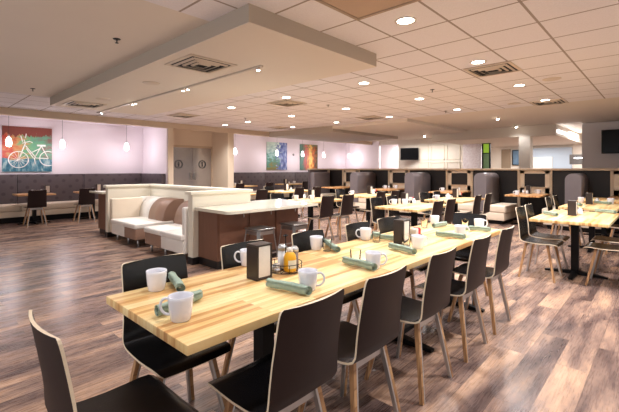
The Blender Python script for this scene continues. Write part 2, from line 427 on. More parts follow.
# ------------------------------------------------------------------ chairs
def shell_parts(root):
    # profile: (y, z, half width, edge-forward curve)
    prof = [(-.261, .868, .168, .022), (-.260, .864, .177, .022), (-.257, .852, .182, .022), (-.250, .82, .184, .022), (-.236, .74, .185, .023), (-.222, .66, .188, .022), (-.209, .58, .191, .018),
            (-.200, .525, .194, .012), (-.192, .492, .196, .007), (-.176, .468, .198, .004), (-.150, .455, .199, .002), (-.118, .449, .200, 0), (-.06, .444, .200, 0), (.02, .441, .200, 0), (.10, .444, .200, 0), (.165, .448, .199, 0), (.198, .446, .197, 0), (.217, .438, .190, 0), (.227, .427, .176, 0)]
    U = [-1, -.96, -.85, -.6, -.3, 0, .3, .6, .85, .96, 1]
    P = []
    for y, z, w, c in prof:
        P.append([Vector((u*w, y+c*u*u, z + (.004*u*u if z < .5 else 0))) for u in U])
    n = len(P); k = len(U)
    Nn = [[None]*k for _ in range(n)]
    for i in range(n):
        for j in range(k):
            a = P[min(i+1, n-1)][j]-P[max(i-1, 0)][j]; b = P[i][min(j+1, k-1)]-P[i][max(j-1, 0)]
            Nn[i][j] = b.cross(a).normalized()       # points forward / up
            if Nn[i][j].y*1+Nn[i][j].z < 0: Nn[i][j] = -Nn[i][j]
    T = .0052
    def make(i0, i1, name, rimtop, rimbot):
        m = MB()
        fr = {}; bk = {}
        for i in range(i0, i1+1):
            for j in range(k):
                fr[i, j] = m.b.verts.new(P[i][j]+Nn[i][j]*T); bk[i, j] = m.b.verts.new(P[i][j]-Nn[i][j]*T)
        for i in range(i0, i1):
            for j in range(k-1):
                m.mi = 0; m._f([fr[i, j], fr[i+1, j], fr[i+1, j+1], fr[i, j+1]], True)
                m.mi = 1; m._f([bk[i, j], bk[i, j+1], bk[i+1, j+1], bk[i+1, j]], True)
        loop = []
        if rimtop: loop += [(i0, j) for j in range(k)]
        else: loop += [(i0, k-1)]
        loop += [(i, k-1) for i in range(i0+1, i1)]
        if rimbot: loop += [(i1, j) for j in range(k-1, -1, -1)]
        else: loop += [(i1, k-1), None, (i1, 0)]
        loop += [(i, 0) for i in range(i1-1, i0, -1)]
        loop += [(i0, 0)] if not rimtop else [(i0, 0)]
        if not rimtop: pass
        m.mi = 2
        prev = None
        for q in loop:
            if q is None: prev = None; continue
            a = m.b.verts.new(fr[q].co); b = m.b.verts.new(bk[q].co)
            if prev and prev[2] != q: m._f([prev[0], a, b, prev[1]], False)
            prev = (a, b, q)
        return m.build(name, ['lam_f', 'lam_b', 'ply'], root, norm=False)
    make(0, 9, 'backrest', True, False)
    make(9, n-1, 'seat', False, True)

def make_chair():
    r = thing('dining_chair', '', 'chair')
    shell_parts(r)
    for sx in (-1, 1):
        for sy in (-1, 1):
            a = (sx*.128, sy*.115-.01, .435); b = (sx*.20, sy*.195, 0)
            side = Vector((1, 0, 0))
            lg = MB().bar(Vector(a)+Vector((sx*.006, 0, 0)), Vector(b)+Vector((sx*.006, 0, 0)), .022, .028, side, .020, .022).build('leg', 'oak', r)
            MB().bar(Vector(a)-Vector((sx*.011, 0, -.003)), Vector(b)-Vector((sx*.010, 0, 0)), .012, .026, side, .012, .020).build('metal_strip', 'alu', lg)
    m = MB()
    for sy in (-1, 1): m.bar((-.13, sy*.115-.01, .415), (.13, sy*.115-.01, .415), .008, .04, Vector((0, 1, 0)))
    m.box(-.02, .02, -.12, .1, .41, .425)
    m.build('seat_frame', 'alu', r)
    return r
chair = Proto(make_chair)
GN = 'chairs along the near side of the long table'
GF = 'chairs along the far side of the long table'
YN = 1.235
near = [(1.10, 'dark brown near-side chair closest to the camera at the long table'),
        (1.63, 'second dark brown chair from the camera on the near side of the long table'),
        (2.28, 'middle dark brown chair of the five along the near side of the long table'),
        (2.95, 'fourth dark brown chair from the camera on the near side of the long table'),
        (3.57, 'farthest dark brown chair on the near side of the long table, at its right end')]
for x, l in near: chair.put((x, YN, 0), 0, l, GN)
chair.put((.56, 1.49, 0), -PI/2, 'black chair at the head of the long table, in the bottom left corner')
far = [(.985, 'black chair on the far side of the long table behind the two left mugs'),
       (1.60, 'black chair on the far side of the long table behind the tall napkin dispenser'),
       (2.24, 'black chair on the far side behind the mug right of the condiment caddy'),
       (2.91, 'black chair on the far side of the long table, fourth from the left'),
       (3.43, 'black chair on the far side of the long table behind the second napkin dispenser')]
for x, l in far: chair.put((x, 1.87, 0), PI, l, GF)
chair.put((4.15, 1.62, 0), PI/2, 'black chair at the far head of the long table, back against the aisle')

# right tables
G2 = 'chairs around the tables at the right'
for x, y, r, l in [
    (5.58, 1.18, PI, 'slate grey chair at the left of the right table, front one of the pair'),
    (6.06, 1.19, PI, 'slate grey chair just behind the front left one at the right table'),
    (5.72, .50, 0, 'dark chair at the right edge of the frame with its seat under the right table'),
    (6.35, .50, 0, 'dark chair at the right frame edge, one place farther along the right table'),
    (7.82, 1.30, PI, 'left chair of the small dark pair at the second right table'),
    (8.42, 1.30, PI, 'right chair of the small dark pair at the second right table'),
    (7.9, .52, 0, 'dark chair at the right frame edge on the near side of the second right table')]:
    chair.put((x, y, 0), r, l, G2)
# middle tables
G3 = 'chairs around the middle tables'
for x, y, r, l in [
    (5.80, 2.86, 0, 'dark brown chair, left one of the pair at the nearest middle table'),
    (6.34, 2.88, 0, 'dark brown chair, right one of the pair at the nearest middle table'),
    (7.60, 2.88, 0, 'dark brown chair, left one of the pair beside the cream booth bench'),
    (8.25, 2.90, 0, 'dark brown chair, right one of the pair beside the cream booth bench'),
    (5.72, 3.50, PI, 'blue black chair on the far side of the nearest middle table, left one'),
    (6.28, 3.52, PI, 'blue black chair on the far side of the nearest middle table, right one'),
    (7.60, 3.55, PI, 'dark chair behind the second middle table, left one'),
    (8.25, 3.55, PI, 'dark chair behind the second middle table, right one'),
    (5.50, 4.88, 0, 'dark chair just right of the bar counter tip, left one of two'),
    (6.02, 4.80, 0, 'dark chair right of the bar counter, right one of two'),
    (5.30, 5.62, PI, 'dark chair behind the table at the bar counter tip'),
    (7.3, 4.86, 0, 'dark chair on the near side of the table in front of the grey booth back'),
    (7.9, 4.86, 0, 'dark chair on the near side, right place of the table before the booths'),
    (7.5, 5.72, PI, 'dark chair on the far side of the table before the booths'),
    (5.30, 7.45, 0, 'dark chair behind the white half wall, left of two in the nearer row'),
    (6.05, 7.45, 0, 'dark chair behind the white half wall, right of two in the nearer row'),
    (7.35, 7.45, 0, 'dark chair left at the table in the row below the blue painting'),
    (8.05, 7.45, 0, 'dark chair right at the table in the row below the blue painting'),
    (7.40, 8.3, PI, 'dark chair on the far side of the table below the blue painting'),
    (8.10, 11.08, 0, 'small dark chair at the left banquette table of the right alcove'),
    (9.45, 11.08, 0, 'small dark chair at the alcove table left of the blue painting'),
    (11.4, 11.08, 0, 'small dark chair at the alcove table under the two paintings'),
    (13.2, 11.08, 0, 'small dark chair at the alcove table right of the orange painting'),
    (2.25, 11.17, 0, 'black chair at the banquette table below the bicycle painting'),
    (3.32, 11.17, 0, 'black chair at the banquette table left of the white booth')]:
    chair.put((x, y, 0), r, l, G3 if y < 9 else 'chairs at the alcove banquettes')

# ------------------------------------------------------------------ tables
def make_table(L, W_, tm, name='dining_table', offs=(0,)):
    def f():
        r = thing(name, '', 'table')
        MB().box(-L/2, L/2, -W_/2, W_/2, .712, .75, .003).build('tabletop', tm, r)
        for ox in offs:
            p = MB().box(ox-.04, ox+.04, -.04, .04, .03, .70).build('pedestal', 'black', r)
            b = MB()
            for a in (0, PI/2):
                d = Vector((math.cos(a), math.sin(a), 0)); L_ = .34
                q = Vector((-d.y, d.x, 0))
                for s in (-1, 1):
                    b.bar(Vector((ox, 0, .035))+d*s*.02, Vector((ox, 0, .014))+d*s*L_, .07, .05, q, .045, .02)
            b.build('base', 'black', r)
            MB().box(ox-.22, ox+.22, -.2, .2, .695, .713).build('top_plate', 'black', r)
        return r
    return f
GT = 'tables pushed together into the long table'
t = make_table(1.35, .77, 'table')(); t.location = (1.365, 1.615, 0); tag(t, 'nearest pale butcher block table of the long row, with the condiment caddy on it', 'table', GT)
t = make_table(1.345, .77, 'table')(); t.location = (2.717, 1.615, 0); tag(t, 'middle butcher block table of the long row, under the second napkin dispenser', 'table', GT)
t = make_table(.83, .77, 'table')(); t.location = (3.81, 1.615, 0); tag(t, 'short butcher block table at the far end of the long row', 'table', GT)
t = make_table(1.48, .80, 'table', offs=(-.15,))(); t.location = (6.14, .87, 0); tag(t, 'butcher block table at the right with slate grey chairs', 'table')
tb = Proto(make_table(1.25, .76, 'table'))
tb.put((8.05, .93, 0), 0, 'second butcher block table at the right, just behind the first')
tb.put((9.75, .93, 0), 0, 'third table at the right frame edge in front of the booths')
tb.put((5.98, 3.14, 0), 0, 'butcher block table just behind the long table, with the dispenser and cups')
tb.put((7.90, 3.22, 0), 0, 'butcher block table with a red packet caddy left of the cream booth bench')
tb.put((5.65, 5.24, 0), 0, 'table at the right tip of the bar counter')
tb.put((7.75, 5.28, 0), 0, 'table before the booths between the bar counter and the middle tables')
tb.put((5.6, 7.9, 0), 0, 'table behind the white half wall, left one of the row')
tb.put((7.7, 7.9, 0), 0, 'table below the blue painting, in the row behind the bar counter')
tb.put((8.6, 11.65, 0), 0, 'alcove banquette table left of the blue painting')
tb.put((11.4, 11.65, 0), 0, 'alcove banquette table under the two paintings')
tb.put((13.6, 11.65, 0), 0, 'alcove banquette table right of the orange painting')
ta = Proto(make_table(.78, .7, 'tabler'))
ta.put((2.33, 11.66, 0), 0, 'warm wood table at the banquette below the bicycle painting')
ta.put((3.68, 11.66, 0), 0, 'warm wood table at the banquette left of the white booth')
# booth tables, fixed to the divider wall
bt = Proto(make_table(1.15, .74, 'tabler', 'booth_table', (-.15,)))
for i, ((y0, y1), l) in enumerate(zip(NARROW, ['booth table at the right frame edge', 'booth table between the cream bench and the right grey booth back', 'booth table right of the wide grey booth back', 'booth table in the second booth from the left', 'booth table in the leftmost booth'])):
    bt.put((WX-.06-.58, (y0+y1)/2, 0), 0, l, 'booth tables along the divider wall')

# ------------------------------------------------------------------ booth benches (double, back to back)
def make_bench():
    r = thing('booth_bench', '', 'booth bench')
    x0, x1 = -1.12, -.07
    def arch(hw, z0, z1, n=8, rr=None):
        rr = rr or hw; pts = [(-hw, z0), (-hw, z1-rr)]
        pts += [(-hw+rr-rr*math.cos(t*PI/2/n), z1-rr+rr*math.sin(t*PI/2/n)) for t in range(1, n+1)]
        pts += [(hw-rr+rr*math.sin(t*PI/2/n), z1-rr+rr*math.cos(t*PI/2/n)) for t in range(0, n+1)] + [(hw, z0)]
        return pts
    MB().extr(arch(.15, .30, 1.27, rr=.145), 0, x0, x1, True).build('backrest', 'upg', r)
    for s in (-1, 1):
        a, b = sorted((s*.17, s*.60))
        MB().box(x0, x1, a, b, .29, .47, .035).build('seat', 'cream', r)
        MB().box(x0+.01, x1, min(s*.02, s*.57), max(s*.02, s*.57), .10, .29, .01).build('seat_box', 'cream', r)
    MB().box(x0+.06, x1, -.5, .5, 0, .10).build('plinth', 'black', r)
    return r
bb = Proto(make_bench)
for y, l in [(1.5, 'double booth bench with a rounded grey back, right one, behind the right table'), (3.47, 'double booth bench with cream seat and grey back in the middle of the divider wall'), (5.44, 'double booth bench with a wide grey back, second from the left'), (7.42, 'leftmost double booth bench with a grey back'),(-.45, 'double booth bench at the right frame edge')]:
    bb.put((WX-.02, y, 0), 0, l, 'double booth benches along the divider wall')
b2 = thing('booth_bench', 'single booth bench at the left end of the booth row', 'booth bench', (WX-.02, 9.12, 0))
MB().box(-1.0, -.07, .16, .36, .30, 1.25, .05).build('backrest', 'upg', b2)
MB().box(-1.0, -.07, -.28, .16, .29, .47, .035).build('seat', 'cream', b2)
MB().box(-1.0, -.07, -.2, .3, 0, .29).build('plinth', 'black', b2)

# ------------------------------------------------------------------ banquettes in the alcoves
def banquette(x0, x1, name_label, seams, side=None):
    r = thing('banquette', name_label, 'banquette', (x0, 12.05, 0))
    xs = [x0]+seams+[x1]
    for a, b in zip(xs, xs[1:]):
        MB().box(a-x0+.004, b-x0-.004, .42, .58, .47, 1.23, .02).build('back_panel', 'up', r)
    for a, b in zip(xs, xs[1:]):
        MB().box(a-x0+.003, b-x0-.003, -.05, .43, .29, .47, .04).build('seat_cushion', 'cream', r)
    MB().box(0, x1-x0, -.03, .5, .15, .29, .01).build('seat_box', 'cream', r)
    MB().box(0, x1-x0, .05, .5, 0, .15).build('plinth', 'black', r)
    if side:
        MB().box(side-x0-.14, side-x0-.01, -1.0, .42, .47, 1.23, .02).build('back_panel', 'up', r)
        MB().box(side-x0-.55, side-x0-.14, -1.0, -.06, .29, .47, .04).build('seat_cushion', 'cream', r)
        MB().box(side-x0-.5, side-x0-.02, -1.0, -.04, 0, .29).build('plinth', 'black', r)
    return r
banquette(-.6, 5.48, 'plum grey tufted banquette with a cream seat in the left alcove', [.85, 2.12, 3.70], 5.5)
banquette(7.95, 16.38, 'plum grey tufted banquette with a cream seat in the right alcove', [8.9, 10.6, 12.4, 14.4], None)

# ------------------------------------------------------------------ white half walls, seats and bar counter
hw = struct(MB().box(2.86, 3.9, 4.95, 5.07, .1, 1.0).build('wall_half', 'panelw'), 'white half wall at the end of the bar counter')
MB().box(2.82, 3.93, 4.92, 5.10, 1.0, 1.045, .006).build('cap', 'panelw', hw)
MB().box(2.85, 3.9, 4.94, 5.08, 0, .1).build('baseboard', 'base', hw)
hb = struct(MB().box(3.72, 3.84, 5.07, 8.2, 0, 1.0).build('wall_half', 'panelw'), 'long white half wall behind the booth seats')
MB().box(3.69, 3.87, 5.10, 8.2, 1.0, 1.045, .006).build('cap', 'panelw', hb)
hc = struct(MB().box(2.86, 3.84, 8.2, 8.32, .1, 1.0).build('wall_half', 'panelw'), 'white half wall at the far end of the booth seats')
MB().box(2.82, 3.87, 8.17, 8.35, 1.0, 1.045, .006).build('cap', 'panelw', hc)
MB().box(2.85, 3.84, 8.19, 8.33, 0, .1).build('baseboard', 'base', hc)
def white_booth(y0, y1, ys, label, first):
    """sofa along the long half wall, facing the aisle; ys is where its colour changes"""
    r = thing('upholstered_booth', label, 'booth', (0, 0, 0))
    zt = .41
    ca, cb = ('white', 'tan') if first else ('tan', 'white')
    MB().box(2.78, 3.5, ys+.002, y1, zt-.09, zt, .025).build('seat_cushion', 'white', r)
    MB().box(2.78, 3.5, y0, ys-.002, zt-.09, zt, .025).build('seat_cushion', 'white', r)
    MB().box(2.80, 3.68, ys+.002, y1-.01, .13, zt-.09, .01).build('seat_front', ca, r)
    MB().box(2.80, 3.68, y0+.01, ys-.002, .13, zt-.09, .01).build('seat_front', cb, r)
    def roll_back(a, b, m_, pr):
        n = 12; pts = [(3.71, .32), (3.71, .80)]
        pts += [(3.60-(pr-.08)*math.sin(t*PI/2/n), .42+.38*math.cos(t*PI/2/n)) for t in range(0, n+1)]
        pts += [(3.68-pr, .34)]
        MB().extr(pts, 1, a, b, True).build('back_roll', m_, r)
    if first:
        roll_back(7.36, 7.86, 'white', .34); roll_back(y0+.02, 7.35, 'tan', .38)
        MB().box(2.82, 3.42, 7.86, 8.0, .13, .79, .02).build('side_panel', 'cream', r)
        MB().box(3.40, 3.71, 7.865, 8.0, .13, .80, .02).build('side_panel', 'white', r)
    else:
        roll_back(y0+.1, y1-.01, 'tan', .36)
        MB().box(2.83, 3.70, y0-.01, y0+.09, .13, .81, .025).build('arm', 'white', r)
    for xx in (2.88, 3.6):
        for yy in (y0+.10, ys, y1-.10):
            MB().lathe([(.0, 0), (.02, 0), (.018, .135), (0, .135)], 12, (xx, yy, 0)).build('leg', 'alu', r)
    return r
white_booth(6.72, 7.84, 7.23, 'white and taupe booth seat at the left, against the far half wall', True)
white_booth(5.12, 6.38, 5.80, 'white and taupe booth seat nearer the bar counter with a white arm', False)

bar_ = thing('bar_counter', 'dark walnut bar counter with a cream top and rounded corner', 'bar counter', (0, 0, 0))
MB().box(2.95, 4.5, 4.46, 4.945, .11, .775).build('cabinet', 'walnut', bar_)
for x0 in (2.97, 3.49, 4.01):
    dr = MB().box(x0, x0+.48, 4.445, 4.46, .14, .76).build('door', 'walnut', bar_)
    MB().tube([(x0+.40, 4.43, .68), (x0+.40, 4.425, .70), (x0+.40, 4.43, .72)], .008, 8).build('knob', 'alu', dr)
MB().box(2.96, 4.49, 4.47, 4.94, 0, .11).build('plinth', 'base', bar_)
MB().box(4.44, 4.5, 4.94, 5.2, 0, .775).build('end_panel', 'walnut', bar_)
def rc(cx, cy, r, a0, n=6): return [(cx+r*math.cos(a0+t*PI/2/n), cy+r*math.sin(a0+t*PI/2/n)) for t in range(n+1)]
poly = rc(2.98, 4.20, .10, PI)+rc(4.58, 4.16, .06, -PI/2)+[(4.8, 5.25), (3.92, 5.25), (3.92, 4.93), (2.88, 4.93)]
MB().prism(poly, .78, .82).build('countertop', 'stone', bar_)
led = thing('service_counter', 'small walnut service counter with a cream top at the far end of the half wall', 'counter', (0, 0, 0))
MB().box(2.93, 3.8, 8.34, 8.95, .1, .86).build('cabinet', 'walnut', led)
MB().box(2.95, 3.8, 8.34, 8.93, 0, .1).build('plinth', 'base', led)
MB().box(2.80, 3.84, 8.34, 9.1, .86, .90, .005).build('countertop', 'stone', led)

def make_stool():
    r = thing('metal_stool', '', 'stool')
    m = MB().box(-.155, .155, -.155, .155, .535, .56, .012)
    m.build('seat', 'steel', r)
    for sx in (-1, 1):
        for sy in (-1, 1):
            MB().bar((sx*.13, sy*.13, .54), (sx*.19, sy*.19, 0), .05, .012, Vector((1, -sx*sy, 0)), .03, .012).build('leg', 'steel', r)
    for a, b in (((-1, -1), (1, -1)), ((1, -1), (1, 1)), ((1, 1), (-1, 1)), ((-1, 1), (-1, -1))):
        MB().bar((a[0]*.165, a[1]*.165, .22), (b[0]*.165, b[1]*.165, .22), .02, .008, Vector((0, 0, 1))).build('stretcher', 'steel', r)
        MB().bar((a[0]*.14, a[1]*.14, .50), (b[0]*.14, b[1]*.14, .50), .05, .006, Vector((0, 0, 1))).build('apron', 'steel', r)
    return r
st = Proto(make_stool)
st.put((3.42, 4.13, 0), 0, 'galvanised metal stool at the bar counter, left one', 'metal stools at the bar counter')
st.put((4.06, 4.10, 0), 0, 'galvanised metal stool at the bar counter, right one behind the mug', 'metal stools at the bar counter')

# ------------------------------------------------------------------ tableware
TZ = .751
def make_mug():
    r = thing('mug', '', 'mug')
    MB().lathe([(0, .0), (.036, 0), (.040, .004), (.046, .04), (.050, .085), (.051, .100), (.0495, .1015), (.0475, .099), (.046, .08), (.042, .03), (.034, .008), (0, .007)], 28).build('cup', 'mug', r)
    pts = [(.044, 0, .082), (.062, 0, .088), (.078, 0, .078), (.084, 0, .058), (.078, 0, .038), (.062, 0, .024), (.042, 0, .022)]
    # smooth the handle
    P = []
    for i in range(len(pts)-1):
        p0 = Vector(pts[max(i-1, 0)]); p1 = Vector(pts[i]); p2 = Vector(pts[i+1]); p3 = Vector(pts[min(i+2, len(pts)-1)])
        for k in range(3):
            t = k/3; P.append(.5*((2*p1)+(-p0+p2)*t+(2*p0-5*p1+4*p2-p3)*t*t+(-p0+3*p1-3*p2+p3)*t**3))
    P.append(Vector(pts[-1]))
    MB().tube(P, .0058, 8).build('handle', 'mug', r)
    return r
mug = Proto(make_mug)
R_ = -47*PI/180           # screen right in the room's axes
for x, y, a, l in [
    (.79, 1.46, R_+PI, 'white mug at the front left corner of the long table, handle to the left'),
    (.90, 1.91, R_+PI*.45, 'white mug standing behind the front left mug, handle hidden'),
    (1.53, 1.97, R_+PI, 'white mug partly hidden behind the tall napkin dispenser'),
    (1.43, 1.345, R_, 'white mug beside the condiment caddy, behind the nearest chair back'),
    (2.19, 2.03-.06, R_+PI*.6, 'white mug next to a water glass behind the condiment caddy'),
    (2.02, 1.34, R_, 'white mug beside an empty glass in the middle of the near table edge'),
    (2.79, 1.93, R_+PI, 'white mug in front of the blue black chair, handle to the left'),
    (2.76, 1.42, R_, 'white mug to the right of the second napkin dispenser'),
    (4.05, 1.88, R_+PI*.6, 'white mug at the far corner of the long table, handle hidden'),
    (3.52, 1.39, R_, 'white mug between rolled napkins near the far end of the long table'),
    (4.10, 1.42, R_, 'rightmost white mug at the far end of the long table')]:
    mug.put((x, y, TZ), a, l, 'white mugs on the long table')
for x, y, z, a, l in [
    (5.80, 3.42, TZ, 2.2, 'small white cup on the left corner of the nearest middle table'),
    (5.95, 3.30, TZ, -1, 'small white cup, second from the left on the nearest middle table'),
    (7.33, 3.35, TZ, 2, 'small white cup left on the table with the red packet caddy'),
    (7.5, 3.2, TZ, -1, 'small white cup behind the dark brown chairs of the middle tables'),
    (8.55, 1.15, TZ, 0, 'small white cup on the second right table behind the dispenser'),
    (8.55, .72, TZ, 0, 'small white cup at the right edge on the second right table'),
    (10.1, 2.62, TZ, 2, 'white cup on the left end of the booth table right of the cream bench'),
    (10.95, 2.35, TZ, 2, 'white cup on the wall end of the booth table right of the cream bench'),
    (10.3, 4.55, TZ, 2, 'white cup on the booth table right of the wide grey back'),
    (10.5, 6.5, TZ, 2, 'white cup on the booth table second from the left'),
    (10.8, 6.3, TZ, 2, 'second white cup on the booth table second from the left'),
    (7.4, 5.5, TZ, 2, 'white cup on the table before the booths'),
    (5.35, 5.35, TZ, 2, 'white cup on the table at the tip of the bar counter'),
    (5.6, 5.15, TZ, 2, 'second white cup on the table at the tip of the bar counter'),
    (5.3, 7.9, TZ, 2, 'white cup on the table behind the white half wall'),
    (11.6, 11.7, TZ, 2, 'white cup on the alcove table under the paintings'),
    (8.5, 11.7, TZ, 2, 'white cup on the alcove table left of the blue painting')]:
    mug.put((x, y, z), a, l, 'white cups on the tables behind')

def make_roll():
    r = thing('rolled_napkin', '', 'napkin')
    m = MB(); n = 34; L = .25; pts = []
    for i in range(n+1):
        t = i/n; a = t*2*PI*2.4; rr = .006+.0195*t
        pts.append((rr*math.cos(a), rr*math.sin(a)))
    S = 26
    rows = []
    for j in range(S+1):
        x = -L/2+L*j/S; row = []
        for i, (a, b) in enumerate(pts):
            w = 1+(.075 if ((x/.25+i/n*2.4) % 1) < .5 and i/n > .55 else 0)+.05*math.sin(x*38+i*.42)+.035*math.sin(x*95-i*.8)
            row.append((m.b.verts.new((x+.006*math.sin(i*.5), a*w, .0262+b*w)), m.b.verts.new((x+.006*math.sin(i*.5), a*w*.9, .0262+b*w*.9))))
        rows.append(row)
    for j in range(S):
        for i in range(n):
            A, B = rows[j], rows[j+1]
            m._f([A[i][0], A[i+1][0], B[i+1][0], B[i][0]], True); m._f([A[i][1], B[i][1], B[i+1][1], A[i+1][1]], True)
    for A in (rows[0], rows[-1]):
        for i in range(n): m._f([A[i][0], A[i][1], A[i+1][1], A[i+1][0]])
    for A, B in zip(rows, rows[1:]):
        m._f([A[n][0], B[n][0], B[n][1], A[n][1]])
    m.build('napkin', 'napkin', r)
    # cutlery rolled inside, only its ends reach the cloth's ends
    MB().box(-.115, .115, -.004, .004, .021, .031, .0015).build('cutlery', 'alu', r)
    return r
roll = Proto(make_roll)
for x0, y0, x1, y1, l in [
    (.72, 1.55, .99, 1.62, 'green rolled napkin behind the front left mug'),
    (1.03, 2.0, .96, 1.78, 'green rolled napkin right of the second mug, pointing towards the viewer'),
    (1.315, 1.52, 1.36, 1.27, 'green rolled napkin in front of the tall napkin dispenser'),
    (2.31, 1.97, 2.22, 1.80, 'green rolled napkin lying behind a water glass near the caddy'),
    (1.985, 1.54, 1.96, 1.29, 'green rolled napkin in front of the empty glass and mug'),
    (2.83, 1.96-.05, 2.90, 1.72, 'green rolled napkin beside the small glass on the far side'),
    (2.60, 1.58, 2.52, 1.31, 'dark green rolled napkin before the second napkin dispenser'),
    (3.84, 1.78, 4.04, 1.76, 'green rolled napkin by the mug at the far corner'),
    (3.37, 1.54, 3.38, 1.30, 'pale green rolled napkin in front of the far mug'),
    (3.89, 1.50, 3.95, 1.27, 'green rolled napkin before the rightmost mug'),
    (6.0, 1.22, 5.82, 1.04, 'green rolled napkin on the left of the right table'),
    (6.84, .74, 6.74, .52, 'green rolled napkin on the right side of the right table'),
    (8.5, .95, 8.42, .70, 'green rolled napkin on the second right table'),
    (7.9, 1.22, 7.75, 1.05, 'green rolled napkin at the left of the second right table')]:
    roll.put(((x0+x1)/2, (y0+y1)/2, TZ), math.atan2(y1-y0, x1-x0), l, 'green rolled napkins')

def make_disp():
    r = thing('napkin_dispenser', '', 'napkin dispenser')
    m = MB()
    m.box(-.055, -.047, -.045, .045, 0, .19).box(.047, .055, -.045, .045, 0, .19)       # side walls
    m.box(-.057, .057, -.047, .047, .186, .197, .003)
    m.box(-.057, .057, -.047, .047, 0, .012, .003)
    m.box(-.047, .047, -.003, .003, .012, .186)
    for sy in (-1, 1):
        for sx in (-1, 1):
            m.box(sx*.049-.006, sx*.049+.006, sy*.045-.002, sy*.045+.002, .01, .19)
    m.build('case', 'dispenser', r)
    for sy in (-1, 1):
        MB().box(-.044, .044, min(sy*.006, sy*.044), max(sy*.006, sy*.044), .014, .184, .002).build('napkin_stack', 'paper', r)
    return r
disp = Proto(make_disp)
for x, y, l in [(1.40, 1.695, 'tall dark napkin dispenser with white napkins left of the condiment caddy'), (2.87, 1.62, 'dark napkin dispenser in the middle of the long table beside the red packets'),
             (6.14, .92, 'dark napkin dispenser on the right table'), (8.32, 1.0, 'dark napkin dispenser on the second right table'),
             (6.16, 3.42, 'dark napkin dispenser on the nearest middle table'), (8.26, 3.36, 'dark napkin dispenser beside the red packets on the second middle table'),
             (7.6, 8.0, 'small dark napkin dispenser on the table below the blue painting'), (8.0, 5.4, 'small dark napkin dispenser on the table before the booths'),
             (5.85, 5.4, 'small dark napkin dispenser on the table at the bar counter tip'),
             (2.62, 11.72, 'small dark napkin dispenser below the bicycle painting'), (3.84, 11.72, 'small dark napkin dispenser on the table left of the white booth'),
             (8.8, 11.75, 'small dark napkin dispenser on the alcove table left of the blue painting'), (11.1, 11.75, 'small dark napkin dispenser on the alcove table under the paintings'),
             (10.85, 2.55, 'small dark napkin dispenser on the booth table right of the cream bench')]:
    disp.put((x, y, TZ), 0, l, 'napkin dispensers')

def circ(r, z, n=24, c=(0, 0)): return [(c[0]+r*math.cos(2*PI*i/n), c[1]+r*math.sin(2*PI*i/n), z) for i in range(n)]
def shaker(cx, cy, z, h, r, fill):
    def f(root, name):
        o = MB().lathe([(0, 0), (r, 0), (r*1.02, h*.1), (r*.92, h*.75), (0, h*.75)], 16, (cx, cy, z)).build(name, fill, root)
        MB().lathe([(0, h*.75), (r*.98, h*.75), (r*.98, h*.9), (r*.6, h), (0, h)], 16, (cx, cy, z)).build('lid', 'alu', o)
    return f
# condiment caddy on the long table: round wire rack, the loose pieces in it are things of their own
cd = thing('condiment_caddy', 'round black wire condiment caddy with a tall handle, beside the napkin dispenser', 'caddy', (1.60, 1.69, TZ))
m = MB(); m.tube(circ(.1, .055), .0022, 6, True); m.tube(circ(.1, .008), .0022, 6, True)
for i in range(12):
    a = 2*PI*i/12; m.tube([(.1*math.cos(a), .1*math.sin(a), .008), (.1*math.cos(a), .1*math.sin(a), .055)], .0018, 6)
for i in range(6):
    a = PI*i/6; m.tube([(.1*math.cos(a), .1*math.sin(a), .008), (-.1*math.cos(a), -.1*math.sin(a), .008)], .0018, 6)
m.build('wire_rack', 'black', cd)
MB().tube([(0, 0, .008), (0, 0, .21)], .0035, 8).tube([(0+.016*math.cos(t*PI/6), .016*math.sin(t*PI/6)*.7, .215) for t in range(12)], .003, 6, True).lathe([(0, .205), (.006, .208), (.008, .215), (.006, .222), (0, .225)], 12).build('handle', 'black', cd)
b = thing('mustard_bottle', 'yellow mustard bottle with a white cap in the wire caddy', 'bottle', (1.588, 1.640, TZ+.012))
MB().lathe([(0, 0), (.034, 0), (.038, .008), (.038, .078), (.031, .102), (.017, .116), (0, .116)], 20).build('body', 'mustard', b)
MB().lathe([(0, .116), (.018, .116), (.017, .136), (.006, .142), (0, .142)], 16).build('cap', 'paper', b)
m = MB(); nn = 10
pr_ = [(-1, 0)]
va = []
for i in range(nn+1):
    a = -2.6+1.9*i/nn; va.append((.0386*math.cos(a), .0386*math.sin(a)))
vv = [(m.b.verts.new((x, y, .022)), m.b.verts.new((x, y, .07))) for x, y in va]
for p, q in zip(vv, vv[1:]): m._f([p[0], q[0], q[1], p[1]], True)
m.build('label', 'label', b)
def small(name, cat, label, loc, h, r, fill):
    t_ = thing(name, label, cat, loc); shaker(0, 0, 0, h, r, fill)(t_, 'jar'); return t_
small('salt_shaker', 'shaker', 'white salt shaker with a metal lid in the wire caddy', (1.625, 1.745, TZ+.012), .14, .030, 'salt')
small('pepper_shaker', 'shaker', 'glass pepper shaker with a metal lid at the right of the wire caddy', (1.667, 1.685, TZ+.012), .13, .028, 'pepper')
k_ = thing('jam_packet', 'pile of small white and foil packets in the wire caddy', 'packets', (1.54, 1.715, TZ+.012))
for i in range(9):
    a = random.random()*6.28; x, y = .014*math.cos(a*2), .026*math.sin(a)
    MB().box(x-.014, x+.014, y-.012, y+.012, .012*(i//3)+.002, .012*(i//3)+.013, .003).build('packet', ['jam', 'paper', 'mug'][i % 3], k_)
